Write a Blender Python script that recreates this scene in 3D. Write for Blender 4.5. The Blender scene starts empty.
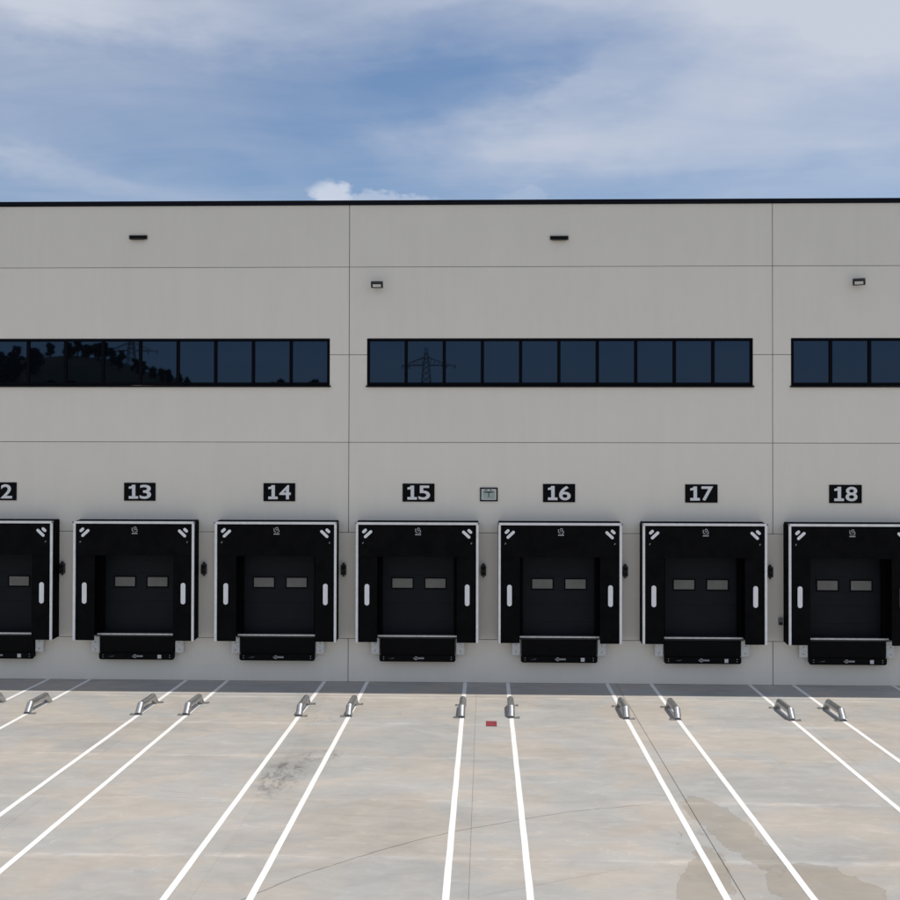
import bpy, bmesh, math, random
from mathutils import Vector, Matrix

scene = bpy.context.scene
col = scene.collection
random.seed(7)

# ------------------------------------------------------------------ camera
F_PX, YAW, PITCH, ROLL, DIST, HEIGHT = 1150.0, 0.0303, 0.01254, 0.0024, 32.71, 6.185
cam_data = bpy.data.cameras.new('camera')
cam_data.sensor_width = 36.0
cam_data.lens = 36.0 * F_PX / 900.0
cam_data.clip_start = 0.1
cam_data.clip_end = 6000.0
cam = bpy.data.objects.new('camera', cam_data)
col.objects.link(cam)
_c, _s = math.cos(YAW), math.sin(YAW)
_r = Vector((_c, _s, 0)); _f = Vector((-_s, _c, 0)); _u = Vector((0, 0, 1))
_f2 = _f * math.cos(PITCH) + _u * math.sin(PITCH)
_u2 = -_f * math.sin(PITCH) + _u * math.cos(PITCH)
_r3 = _r * math.cos(ROLL) + _u2 * math.sin(ROLL)
_u3 = -_r * math.sin(ROLL) + _u2 * math.cos(ROLL)
cam.matrix_world = Matrix(((_r3.x, _u3.x, -_f2.x, 0.0), (_r3.y, _u3.y, -_f2.y, -DIST), (_r3.z, _u3.z, -_f2.z, HEIGHT), (0, 0, 0, 1)))
scene.camera = cam


# ------------------------------------------------------------------ node helper
class NT:
    def __init__(self, tree):
        self.t = tree
        self.dims = '3D'
        self.n = tree.nodes
        self.l = tree.links

    def node(self, kind, **kw):
        nd = self.n.new(kind)
        for k, v in kw.items():
            setattr(nd, k, v)
        return nd

    def put(self, sock, v):
        if hasattr(v, 'node'):
            self.l.new(v, sock)
        else:
            sock.default_value = v

    def m(self, op, a, b=None, c=None, clamp=False):
        nd = self.node('ShaderNodeMath', operation=op, use_clamp=clamp)
        self.put(nd.inputs[0], a)
        if b is not None:
            self.put(nd.inputs[1], b)
        if c is not None:
            self.put(nd.inputs[2], c)
        return nd.outputs[0]

    def sm(self, v, lo, hi, a=0.0, b=1.0):
        nd = self.node('ShaderNodeMapRange', interpolation_type='SMOOTHSTEP')
        self.put(nd.inputs[0], v)
        for i, q in enumerate((lo, hi, a, b)):
            self.put(nd.inputs[i + 1], q)
        return nd.outputs[0]

    def sep(self, v):
        nd = self.node('ShaderNodeSeparateXYZ')
        self.l.new(v, nd.inputs[0])
        return nd.outputs

    def comb(self, x, y, z):
        nd = self.node('ShaderNodeCombineXYZ')
        for i, q in enumerate((x, y, z)):
            self.put(nd.inputs[i], q)
        return nd.outputs[0]

    def noise(self, vec, scale, detail=4.0, rough=0.5, dist=0.0):
        nd = self.node('ShaderNodeTexNoise', noise_dimensions=self.dims)
        if vec is not None:
            self.l.new(vec, nd.inputs['Vector'])
        nd.inputs['Scale'].default_value = scale
        nd.inputs['Detail'].default_value = detail
        nd.inputs['Roughness'].default_value = rough
        nd.inputs['Distortion'].default_value = dist
        return nd.outputs['Fac']

    def scale(self, vec, s, off=(0, 0, 0)):
        nd = self.node('ShaderNodeMapping')
        self.l.new(vec, nd.inputs[0])
        nd.inputs['Location'].default_value = off
        nd.inputs['Scale'].default_value = s
        return nd.outputs[0]

    def mix(self, fac, a, b, blend='MIX'):
        nd = self.node('ShaderNodeMix', data_type='RGBA', blend_type=blend)
        self.put(nd.inputs[0], fac)
        for i, q in ((6, a), (7, b)):
            if hasattr(q, 'node'):
                self.l.new(q, nd.inputs[i])
            else:
                nd.inputs[i].default_value = (*q, 1.0)
        return nd.outputs[2]


# ------------------------------------------------------------------ world, sun, exposure
SUN = Vector((0.33, 0.12, 1.0)).normalized()          # towards the sun: high, a little behind the wall and to the right
world = bpy.data.worlds.new('World')
scene.world = world
world.use_nodes = True
world.cycles.sampling_method = 'NONE'
W = NT(world.node_tree)
W.n.clear()
W.dims = '2D'
sky = W.node('ShaderNodeTexSky', sky_type='NISHITA')
sky.sun_disc = False
sky.sun_elevation = math.asin(SUN.z)
sky.sun_rotation = math.atan2(SUN.x, SUN.y)
sky.altitude = 300.0
sky.air_density = 1.0
sky.dust_density = 0.6
sky.ozone_density = 1.6
tc = W.node('ShaderNodeTexCoord')
dx, dy, dz = W.sep(tc.outputs['Generated'])
# cloud layer seen in perspective: direction projected onto a high flat sheet
zz = W.m('ADD', W.m('MAXIMUM', dz, 0.0), 0.06)
px = W.m('DIVIDE', dx, zz)
py = W.m('DIVIDE', dy, zz)
plane = W.comb(px, py, 0.0)
n_big = W.noise(W.scale(plane, (0.8, 0.55, 1), (3.1, 1.7, 0)), 1.0, 4.0, 0.55)
n_wisp = W.noise(W.scale(plane, (1.3, 3.0, 1), (0.4, 5.3, 0)), 1.0, 5.0, 0.58, 0.6)
# larger cloud banks by bearing and height, their edges torn by the noise
hyp = W.m('SQRT', W.m('ADD', W.m('MULTIPLY', dx, dx), W.m('MULTIPLY', dy, dy)))
az0 = W.m('ARCTAN2', dx, dy)
el0 = W.m('DIVIDE', dz, W.m('MAXIMUM', hyp, 0.02))
wv = W.comb(W.m('MULTIPLY', az0, 1.0), W.m('MULTIPLY', el0, 2.6), 0.0)
wx = W.m('MULTIPLY', W.m('SUBTRACT', W.noise(W.scale(wv, (1, 1, 1), (2.2, 0.3, 0)), 7.0, 4.0, 0.6), 0.5), 0.17)
wy = W.m('MULTIPLY', W.m('SUBTRACT', W.noise(W.scale(wv, (1, 1, 1), (7.2, 4.3, 0)), 8.0, 4.0, 0.6), 0.5), 0.055)
az = W.m('ADD', az0, wx)
el = W.m('ADD', el0, wy)


def bank(a0, e0, sa, se, amp, slope=0.0):
    da = W.m('SUBTRACT', az, a0)
    de = W.m('SUBTRACT', W.m('SUBTRACT', el, e0), W.m('MULTIPLY', da, slope))
    q = W.m('ADD', W.m('POWER', W.m('DIVIDE', W.m('ABSOLUTE', da), sa), 2.0), W.m('POWER', W.m('DIVIDE', W.m('ABSOLUTE', de), se), 2.0))
    return W.m('MULTIPLY', W.m('EXPONENT', W.m('MULTIPLY', q, -1.0)), amp)


banks = [(0.31, 0.365, 0.18, 0.066, 0.70, 0.0), (-0.37, 0.380, 0.20, 0.024, 0.50, -0.04),
         (0.07, 0.282, 0.13, 0.030, 0.58, 0.08), (0.085, 0.328, 0.035, 0.016, 0.26, 0.4),
         (-0.385, 0.243, 0.09, 0.010, 0.26, -0.14), (0.30, 0.262, 0.16, 0.022, 0.28, 0.0),
         (0.0, 0.408, 0.22, 0.014, 0.20, 0.0), (-0.07, 0.350, 0.16, 0.035, -0.22, 0.0),
         (-0.10, 0.275, 0.48, 0.10, -0.52, 0.0)]   # the last one: the wide blue opening above the roof
tot = None
for b in banks:
    q = bank(*b)
    tot = q if tot is None else W.m('ADD', tot, q)
veil = W.m('ADD', W.m('MULTIPLY', W.sm(n_big, 0.30, 0.75), 0.26), W.m('MULTIPLY', W.m('SUBTRACT', n_wisp, 0.5), 0.36))
cloud = W.m('ADD', W.m('ADD', veil, tot), 0.42, clamp=True)
cloud = W.m('MINIMUM', W.m('MAXIMUM', cloud, 0.0), 0.92)
# the one small cumulus head rising behind the roof edge
cn = W.noise(W.scale(W.comb(az0, el0, 0.0), (1, 1.4, 1), (0.3, 0.2, 0)), 55.0, 3.0, 0.6)
caz = W.m('ADD', az0, W.m('MULTIPLY', W.m('SUBTRACT', cn, 0.5), 0.03))
cel = W.m('ADD', el0, W.m('MULTIPLY', W.m('SUBTRACT', cn, 0.5), 0.018))


def puff(a0, e0, sa, se):
    q = W.m('ADD', W.m('POWER', W.m('DIVIDE', W.m('ABSOLUTE', W.m('SUBTRACT', caz, a0)), sa), 2.0), W.m('POWER', W.m('DIVIDE', W.m('ABSOLUTE', W.m('SUBTRACT', cel, e0)), se), 2.0))
    return W.sm(q, 1.5, 0.2)


cum = W.m('MAXIMUM', W.m('MAXIMUM', puff(-0.134, 0.233, 0.019, 0.013), W.m('MULTIPLY', puff(-0.095, 0.230, 0.050, 0.007), 0.55)), W.m('MULTIPLY', puff(0.035, 0.232, 0.025, 0.008), 0.2))
cum = W.m('MULTIPLY', cum, 0.7)
sky_c = W.mix(1.0, sky.outputs[0], (0.91, 0.965, 1.03), 'MULTIPLY')
c1 = W.mix(cloud, sky_c, (6.0, 6.4, 7.3))
c2 = W.mix(cum, c1, (7.0, 7.4, 8.2))
bg = W.node('ShaderNodeBackground')
W.l.new(c2, bg.inputs[0])
bg.inputs[1].default_value = 0.10
wo = W.node('ShaderNodeOutputWorld')
W.l.new(bg.outputs[0], wo.inputs[0])

sun_data = bpy.data.lights.new('sun', 'SUN')
sun_data.energy = 3.3
sun_data.angle = math.radians(0.53)
sun_data.color = (1.0, 0.945, 0.86)
sun = bpy.data.objects.new('sun', sun_data)
col.objects.link(sun)
sun.location = SUN * 100
sun.rotation_euler = SUN.to_track_quat('Z', 'Y').to_euler()

scene.view_settings.view_transform = 'Standard'
scene.view_settings.look = 'None'
scene.view_settings.exposure = 0.0
scene.view_settings.gamma = 1.0
scene.view_settings.use_curve_mapping = False
scene.render.engine = 'CYCLES'
scene.cycles.max_bounces = 6
scene.cycles.diffuse_bounces = 3
scene.cycles.adaptive_threshold = 0.02
scene.cycles.use_denoising = True


# ------------------------------------------------------------------ materials
def new_mat(name):
    mt = bpy.data.materials.new(name)
    mt.use_nodes = True
    t = NT(mt.node_tree)
    bsdf = mt.node_tree.nodes['Principled BSDF']
    return mt, t, bsdf


def plain(name, colour, rough=0.6, metal=0.0, vary=0.12, scale=6.0, bump=0.0, bscale=60.0, spec=0.5):
    mt, t, b = new_mat(name)
    g = t.node('ShaderNodeNewGeometry')
    n = t.noise(g.outputs['Position'], scale, 4.0, 0.6)
    lo = tuple(c * (1 - vary) for c in colour)
    hi = tuple(min(1.0, c * (1 + vary)) for c in colour)
    t.l.new(t.mix(t.sm(n, 0.3, 0.7), lo, hi), b.inputs['Base Color'])
    t.l.new(t.m('ADD', rough - 0.06, t.m('MULTIPLY', n, 0.12)), b.inputs['Roughness'])
    b.inputs['Metallic'].default_value = metal
    b.inputs['Specular IOR Level'].default_value = spec
    if bump > 0:
        bp = t.node('ShaderNodeBump')
        bp.inputs['Strength'].default_value = bump
        bp.inputs['Distance'].default_value = 0.01
        t.l.new(t.noise(g.outputs['Position'], bscale, 3.0, 0.6), bp.inputs['Height'])
        t.l.new(bp.outputs[0], b.inputs['Normal'])
    return mt


def wall_material():
    mt, t, b = new_mat('painted_concrete')
    g = t.node('ShaderNodeNewGeometry')
    oi = t.node('ShaderNodeObjectInfo')
    p = g.outputs['Position']
    big = t.noise(p, 0.35, 3.0, 0.5)
    mid = t.noise(t.scale(p, (1.0, 1.0, 0.45)), 1.6, 5.0, 0.6)
    streak = t.noise(t.scale(p, (5.0, 1.0, 0.22)), 1.0, 5.0, 0.65)
    fine = t.noise(p, 24.0, 3.0, 0.6)
    v = t.m('ADD', t.m('MULTIPLY', t.m('SUBTRACT', big, 0.5), 0.06), t.m('MULTIPLY', t.m('SUBTRACT', mid, 0.5), 0.07))
    v = t.m('ADD', v, t.m('MULTIPLY', t.m('SUBTRACT', streak, 0.5), 0.06))
    v = t.m('ADD', v, t.m('MULTIPLY', t.m('SUBTRACT', fine, 0.5), 0.035))
    v = t.m('ADD', v, t.m('MULTIPLY', t.m('SUBTRACT', oi.outputs['Random'], 0.5), 0.05))
    k = t.m('ADD', 1.0, v)
    c = t.comb(t.m('MULTIPLY', k, WALL[0]), t.m('MULTIPLY', k, WALL[1]), t.m('MULTIPLY', k, WALL[2]))
    t.l.new(c, b.inputs['Base Color'])
    b.inputs['Roughness'].default_value = 0.82
    b.inputs['Specular IOR Level'].default_value = 0.3
    return mt


def yard_material():
    mt, t, b = new_mat('yard_concrete')
    t.dims = '2D'
    g = t.node('ShaderNodeNewGeometry')
    oi = t.node('ShaderNodeObjectInfo')
    p = g.outputs['Position']
    x, y, z = t.sep(p)
    big = t.noise(t.scale(p, (0.30, 0.42, 1.0), (4.0, 1.0, 0)), 1.0, 2.0, 0.55, 0.6)
    tone = t.noise(t.scale(p, (0.36, 0.52, 1.0), (9.0, 3.0, 0)), 1.0, 3.0, 0.6, 0.8)
    brush = t.noise(t.scale(p, (0.75, 2.8, 1.0), (1.0, 7.0, 0)), 1.0, 5.0, 0.62, 0.7)
    mid = t.noise(t.scale(p, (1.6, 2.4, 1.0), (3.0, 2.0, 0)), 1.0, 4.0, 0.65, 0.4)
    fine = t.noise(p, 40.0, 2.0, 0.7)
    cool = (0.368, 0.360, 0.343)
    warm = (0.412, 0.374, 0.329)
    c = t.mix(t.sm(tone, 0.36, 0.68), cool, warm)
    k = t.m('ADD', 1.0, t.m('MULTIPLY', t.m('SUBTRACT', big, 0.5), 0.34))
    k = t.m('ADD', k, t.m('MULTIPLY', t.m('SUBTRACT', brush, 0.5), 0.17))
    k = t.m('ADD', k, t.m('MULTIPLY', t.m('SUBTRACT', mid, 0.5), 0.28))
    k = t.m('ADD', k, t.m('MULTIPLY', t.m('SUBTRACT', fine, 0.5), 0.10))
    k = t.m('ADD', k, t.m('MULTIPLY', t.m('SUBTRACT', oi.outputs['Random'], 0.5), 0.05))
    # pale laitance bands along the transverse joints (one every 3.1 m)
    wob = t.m('MULTIPLY', t.m('SUBTRACT', t.noise(t.scale(p, (0.35, 0.35, 1)), 1.0, 2.0, 0.6), 0.5), 0.35)
    ph = t.m('PINGPONG', t.m('ADD', t.m('ADD', y, 2.20), wob), 1.55)
    patch = t.sm(t.noise(t.scale(p, (0.4, 1.6, 1), (2, 9, 0)), 1.0, 4.0, 0.7), 0.42, 0.66)
    pale = t.m('MULTIPLY', t.sm(ph, 0.22, 0.0), patch)
    k = t.m('ADD', k, t.m('MULTIPLY', pale, 0.20))
    k = t.m('ADD', k, t.m('MULTIPLY', t.sm(t.m('ABSOLUTE', t.m('ADD', y, 1.80)), 0.16, 0.10), 0.10))   # pale edge strip by the first joint
    k = t.m('ADD', k, t.m('MULTIPLY', t.m('MULTIPLY', t.sm(t.m('PINGPONG', t.m('ADD', y, 2.20), 1.55), 0.05, 0.01), t.sm(mid, 0.40, 0.58)), 0.13))
    # thin pale veins of wiped cement
    vein_n = t.noise(t.scale(p, (0.5, 1.0, 1), (5, 2, 0)), 1.0, 3.0, 0.6, 1.6)
    vein = t.m('MULTIPLY', t.sm(t.m('ABSOLUTE', t.m('SUBTRACT', vein_n, 0.5)), 0.012, 0.0), t.sm(mid, 0.5, 0.62))
    k = t.m('ADD', k, t.m('MULTIPLY', vein, 0.16))
    # damp patches with a sharper, darker rim
    rag = t.m('MULTIPLY', t.m('SUBTRACT', t.noise(t.scale(p, (0.8, 0.8, 1), (1, 4, 0)), 1.0, 5.0, 0.65, 0.5), 0.5), 1.3)

    def ell(cx, cy, rx, ry, rot=0.0):
        ca, sa = math.cos(rot), math.sin(rot)
        ux = t.m('SUBTRACT', x, cx)
        uy = t.m('SUBTRACT', y, cy)
        a = t.m('DIVIDE', t.m('ADD', t.m('MULTIPLY', ux, ca), t.m('MULTIPLY', uy, sa)), rx)
        bq = t.m('DIVIDE', t.m('SUBTRACT', t.m('MULTIPLY', uy, ca), t.m('MULTIPLY', ux, sa)), ry)
        return t.m('SQRT', t.m('ADD', t.m('MULTIPLY', a, a), t.m('MULTIPLY', bq, bq)))

    damp = None
    rim = None
    for e in ((4.15, -12.9, 0.42, 2.0, 0.14), (4.95, -15.9, 0.75, 1.3, 0.0), (3.25, -15.7, 0.38, 1.7, -0.2)):
        d = t.m('ADD', ell(*e), rag)
        dm = t.sm(d, 1.02, 0.94)
        rm = t.sm(t.m('ABSOLUTE', t.m('SUBTRACT', d, 0.98)), 0.035, 0.0)
        damp = dm if damp is None else t.m('MAXIMUM', damp, dm)
        rim = rm if rim is None else t.m('MAXIMUM', rim, rm)
    k = t.m('SUBTRACT', k, t.m('MULTIPLY', damp, 0.12))
    k = t.m('SUBTRACT', k, t.m('MULTIPLY', t.m('MULTIPLY', rim, t.sm(fine, 0.3, 0.6)), 0.22))
    # scuffed dark tyre rubber left of the third guide pair
    sp = t.noise(t.scale(p, (2.2, 1.0, 1), (6, 1, 0)), 2.4, 6.0, 0.72, 0.25)
    rub = None
    for e, lo in (((-4.02, -10.0, 0.50, 1.6, 0.0), 0.45), ((-3.45, -8.4, 0.55, 0.6, 0.0), 0.50), ((-3.9, -5.0, 0.6, 0.8, 0), 0.56), ((-1.9, -4.2, 0.5, 0.4, 0), 0.54), ((3.35, -14.2, 0.5, 2.0, 0), 0.60)):
        q = t.m('MULTIPLY', t.sm(ell(*e), 1.15, 0.5), t.sm(sp, lo - 0.04, lo + 0.20))
        rub = q if rub is None else t.m('MAXIMUM', rub, q)
    k = t.m('SUBTRACT', k, t.m('MULTIPLY', rub, 0.40))
    k = t.m('SUBTRACT', k, t.m('MULTIPLY', t.sm(ell(-3.95, -8.6, 0.75, 3.6), 1.3, 0.2), 0.10))
    # long curved hairline crack
    cw = t.m('MULTIPLY', t.m('SUBTRACT', t.noise(p, 0.9, 3.0, 0.6), 0.5), 0.16)
    r = t.m('SQRT', t.m('ADD', t.m('POWER', t.m('ABSOLUTE', t.m('SUBTRACT', x, 6.268)), 2.0), t.m('POWER', t.m('ABSOLUTE', t.m('ADD', y, 22.602)), 2.0)))
    cr = t.sm(t.m('ABSOLUTE', t.m('ADD', t.m('SUBTRACT', r, 11.513), cw)), 0.022, 0.004)
    cr = t.m('MULTIPLY', cr, t.m('MULTIPLY', t.sm(x, 4.6, 2.0), t.sm(y, -9.5, -11.5)))
    cr2 = t.sm(t.m('ABSOLUTE', t.m('ADD', t.m('SUBTRACT', t.m('MULTIPLY', t.m('ADD', y, 16.0), 1.0), t.m('MULTIPLY', t.m('SUBTRACT', x, 0.2), 0.55)), cw)), 0.03, 0.0)
    cr2 = t.m('MULTIPLY', cr2, t.m('MULTIPLY', t.sm(x, 2.6, 1.6), t.sm(x, -0.2, 0.1)))
    k = t.m('SUBTRACT', k, t.m('MULTIPLY', cr, 0.46))
    k = t.m('SUBTRACT', k, t.m('MULTIPLY', cr2, 0.14))
    k = t.m('MAXIMUM', k, 0.2)
    kk = t.comb(k, k, k)
    c = t.mix(1.0, c, kk, 'MULTIPLY')
    c = t.mix(t.m('MULTIPLY', damp, 0.40), c, (0.31, 0.265, 0.20))
    t.l.new(c, b.inputs['Base Color'])
    t.l.new(t.m('SUBTRACT', 0.86, t.m('MULTIPLY', mid, 0.25)), b.inputs['Roughness'])
    b.inputs['Specular IOR Level'].default_value = 0.3
    return mt


def paint_material():
    mt, t, b = new_mat('white_line_paint')
    g = t.node('ShaderNodeNewGeometry')
    p = g.outputs['Position']
    a = t.noise(p, 3.0, 6.0, 0.7)
    s = t.noise(p, 30.0, 4.0, 0.7)
    w = t.m('MULTIPLY', t.sm(a, 0.52, 0.72), t.sm(s, 0.45, 0.65))
    t.l.new(t.mix(t.m('MULTIPLY', w, 0.6), (0.80, 0.79, 0.77), (0.48, 0.46, 0.43)), b.inputs['Base Color'])
    b.inputs['Roughness'].default_value = 0.6
    return mt


def glass_material():
    mt, t, b = new_mat('dark_window_glass')
    g = t.node('ShaderNodeNewGeometry')
    n = t.noise(g.outputs['Position'], 1.2, 3.0, 0.5)
    t.l.new(t.mix(n, (0.0022, 0.0032, 0.0055), (0.0035, 0.0045, 0.0075)), b.inputs['Base Color'])
    b.inputs['Roughness'].default_value = 0.015
    b.inputs['IOR'].default_value = 1.75
    b.inputs['Specular Tint'].default_value = (0.38, 0.62, 1.0, 1.0)
    b.inputs['Specular IOR Level'].default_value = 0.5
    bp = t.node('ShaderNodeBump')
    bp.inputs['Strength'].default_value = 0.02
    bp.inputs['Distance'].default_value = 0.002
    t.l.new(t.noise(g.outputs['Position'], 1.1, 2.0, 0.4), bp.inputs['Height'])
    t.l.new(bp.outputs[0], b.inputs['Normal'])
    return mt


def steel_material():
    mt, t, b = new_mat('galvanised_steel')
    g = t.node('ShaderNodeNewGeometry')
    n = t.noise(t.scale(g.outputs['Position'], (9, 3, 9)), 2.0, 5.0, 0.65)
    t.l.new(t.mix(t.sm(n, 0.35, 0.65), (0.46, 0.46, 0.455), (0.58, 0.58, 0.57)), b.inputs['Base Color'])
    b.inputs['Metallic'].default_value = 0.85
    t.l.new(t.m('ADD', 0.27, t.m('MULTIPLY', n, 0.16)), b.inputs['Roughness'])
    return mt


def terrain_material(name, a, bcol, ccol):
    mt, t, b = new_mat(name)
    g = t.node('ShaderNodeNewGeometry')
    p = g.outputs['Position']
    n = t.noise(p, 0.06, 6.0, 0.6)
    n2 = t.noise(p, 0.7, 5.0, 0.65)
    c = t.mix(t.sm(n, 0.4, 0.6), a, bcol)
    c = t.mix(t.sm(n2, 0.5, 0.75), c, ccol)
    t.l.new(c, b.inputs['Base Color'])
    b.inputs['Roughness'].default_value = 0.95
    return mt


WALL = (0.865, 0.815, 0.720)
M = {
    'wall': wall_material(),
    'yard': yard_material(),
    'paint': paint_material(),
    'glass': glass_material(),
    'steel': steel_material(),
    'seal': plain('joint_sealant', (0.22, 0.215, 0.205), 0.8),
    'coping': plain('navy_metal', (0.004, 0.0045, 0.010), 0.6, spec=0.15),
    'frame': plain('black_aluminium', (0.0022, 0.0026, 0.0055), 0.6, spec=0.08),
    'sill': plain('dark_sill_metal', (0.006, 0.006, 0.009), 0.5, spec=0.2),
    'rim': plain('pale_aluminium', (0.87, 0.87, 0.86), 0.45, 0.0, 0.06),
    'curtain': plain('black_curtain_fabric', (0.0050, 0.0050, 0.0056), 0.8, 0, 0.3, 3.0, spec=0.07),
    'shell': plain('black_shelter_side', (0.0024, 0.0024, 0.0028), 0.8, spec=0.06),
    'door': plain('charcoal_door_steel', (0.0095, 0.0115, 0.0155), 0.5, 0, 0.12, 2.0, spec=0.15),
    'doorglass': plain('acrylic_painted_light', (0.185, 0.180, 0.168), 0.35, 0, 0.08, 5.0),  # diffuse grey puts the light seen in the door panes into the colour
    'reflect': plain('white_reflective_strip', (0.90, 0.90, 0.91), 0.5, 0, 0.02),
    'emblem': plain('light_grey_print', (0.42, 0.42, 0.43), 0.6, 0, 0.05),
    'leveller': plain('black_leveller_steel', (0.003, 0.003, 0.0033), 0.6, 0, 0.3, 5.0, spec=0.10),
    'deck': plain('dark_deck_steel', (0.02, 0.02, 0.021), 0.6),
    'sillsteel': plain('bright_edge_steel', (0.62, 0.62, 0.61), 0.4, 0.3, 0.15, 9.0),
    'bumper': plain('grey_bumper_plate', (0.72, 0.72, 0.70), 0.6, 0.0, 0.14, 14.0),
    'bolt': plain('zinc_bolt', (0.22, 0.22, 0.22), 0.5, 0.2),
    'plate': plain('black_sign_plate', (0.004, 0.004, 0.005), 0.6, spec=0.1),
    'digit': plain('pale_digit_film', (0.84, 0.84, 0.84), 0.6, 0, 0.03),
    'lampbody': plain('black_lamp_housing', (0.008, 0.008, 0.009), 0.45),
    'lampglass': plain('lamp_cover_glass', (0.66, 0.66, 0.66), 0.25, 0, 0.05),
    'bronze': plain('dark_bronze_metal', (0.055, 0.047, 0.034), 0.5),
    'void': plain('black_void', (0.004, 0.004, 0.004), 0.9),
    'signwhite': plain('sign_white', (0.62, 0.64, 0.62), 0.6, 0, 0.05),
    'signgreen': plain('sign_pale_green', (0.40, 0.49, 0.43), 0.6, 0, 0.1),
    'signdark': plain('sign_dark_green_print', (0.05, 0.065, 0.055), 0.6),
    'red': plain('red_painted_steel', (0.235, 0.030, 0.040), 0.55, 0, 0.2, 9.0),
    'socket': plain('grey_socket_plastic', (0.16, 0.16, 0.15), 0.5),
    'roof': plain('roof_membrane', (0.30, 0.30, 0.29), 0.8),
    'inside': plain('dark_interior', (0.02, 0.02, 0.02), 0.9),
    'ground': terrain_material('dry_ground', (0.12, 0.10, 0.065), (0.08, 0.09, 0.045), (0.15, 0.12, 0.08)),
    'hill': terrain_material('hill_soil', (0.07, 0.035, 0.02), (0.025, 0.03, 0.013), (0.028, 0.032, 0.014)),
    'wood': terrain_material('tree_foliage', (0.035, 0.055, 0.018), (0.055, 0.075, 0.025), (0.025, 0.04, 0.014)),
    'pylon': plain('pylon_steel', (0.16, 0.16, 0.165), 0.6, 0.3),
}


# ------------------------------------------------------------------ mesh helpers
class MB:
    def __init__(self):
        self.v = []
        self.f = []

    def add(self, verts, faces):
        o = len(self.v)
        self.v += [tuple(q) for q in verts]
        self.f += [tuple(i + o for i in fc) for fc in faces]
        return self

    def box(self, x0, x1, y0, y1, z0, z1):
        vs = [(x0, y0, z0), (x1, y0, z0), (x1, y1, z0), (x0, y1, z0), (x0, y0, z1), (x1, y0, z1), (x1, y1, z1), (x0, y1, z1)]
        return self.add(vs, [(0, 3, 2, 1), (4, 5, 6, 7), (0, 1, 5, 4), (1, 2, 6, 5), (2, 3, 7, 6), (3, 0, 4, 7)])

    def prism_y(self, poly, y0, y1):
        """poly = (x, z) points counter-clockwise as seen from -y."""
        n = len(poly)
        vs = [(x, y0, z) for x, z in poly] + [(x, y1, z) for x, z in poly]
        fs = [tuple(range(n)), tuple(range(2 * n - 1, n - 1, -1))]
        fs += [(i, i + n, (i + 1) % n + n, (i + 1) % n) for i in range(n)]
        return self.add(vs, fs)

    def prism_x(self, poly, x0, x1):
        """poly = (y, z) points."""
        n = len(poly)
        vs = [(x0, y, z) for y, z in poly] + [(x1, y, z) for y, z in poly]
        fs = [tuple(range(n - 1, -1, -1)), tuple(range(n, 2 * n))]
        fs += [(i, (i + 1) % n, (i + 1) % n + n, i + n) for i in range(n)]
        return self.add(vs, fs)

    def tube(self, pts, radii, seg=12, cap=True):
        pts = [Vector(q) for q in pts]
        if not hasattr(radii, '__len__'):
            radii = [radii] * len(pts)
        n = len(pts)
        rings = []
        ref = None
        for i, q in enumerate(pts):
            a = (pts[i] - pts[i - 1]).normalized() if i > 0 else (pts[1] - pts[0]).normalized()
            b = (pts[i + 1] - pts[i]).normalized() if i < n - 1 else a
            t = (a + b).normalized()
            if ref is None:
                ref = Vector((1, 0, 0)) if abs(t.x) < 0.8 else Vector((0, 0, 1))
            u = (ref - t * ref.dot(t)).normalized()
            w = t.cross(u)
            st = 1.0 / max(0.4, math.sqrt(max(0.0, (1 + a.dot(b)) / 2)))
            bend = (b - a)
            bend = (bend - t * bend.dot(t))
            bend = bend.normalized() if bend.length > 1e-6 else None
            ring = []
            for k in range(seg):
                d = u * math.cos(2 * math.pi * k / seg) + w * math.sin(2 * math.pi * k / seg)
                if bend is not None:
                    d = d + bend * d.dot(bend) * (st - 1)
                ring.append(q + d * radii[i])
            rings.append(ring)
            ref = u
        vs = [q for r in rings for q in r]
        fs = []
        for i in range(n - 1):
            for k in range(seg):
                k2 = (k + 1) % seg
                fs.append((i * seg + k, i * seg + k2, (i + 1) * seg + k2, (i + 1) * seg + k))
        if cap:
            fs.append(tuple(range(seg - 1, -1, -1)))
            fs.append(tuple((n - 1) * seg + k for k in range(seg)))
        return self.add(vs, fs)

    def mesh(self, name, mat, smooth=False):
        me = bpy.data.meshes.new(name)
        me.from_pydata(self.v, [], self.f)
        bm = bmesh.new()
        bm.from_mesh(me)
        bmesh.ops.recalc_face_normals(bm, faces=bm.faces)
        bm.to_mesh(me)
        bm.free()
        me.materials.append(M[mat])
        if smooth:
            for pl in me.polygons:
                pl.use_smooth = True
            try:
                me.set_sharp_from_angle(angle=math.radians(22))
            except Exception:
                pass
        return me


def tag(o, label=None, cat=None, group=None, kind=None):
    for k, v in (('label', label), ('category', cat), ('group', group), ('kind', kind)):
        if v:
            o[k] = v
    return o


def obj(name, me, parent=None, loc=(0, 0, 0), bevel=0.0, rot=None):
    o = bpy.data.objects.new(name, me)
    col.objects.link(o)
    o.location = loc
    if rot:
        o.rotation_euler = rot
    if parent is not None:
        o.parent = parent
    if bevel > 0:
        md = o.modifiers.new('edge_bevel', 'BEVEL')
        md.width = bevel
        md.segments = 2
        md.limit_method = 'ANGLE'
        md.angle_limit = math.radians(40)
    return o


def thing(name, label, cat, loc, group=None):
    o = bpy.data.objects.new(name, None)
    o.empty_display_size = 0.2
    col.objects.link(o)
    o.location = loc
    return tag(o, label, cat, group)


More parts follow.
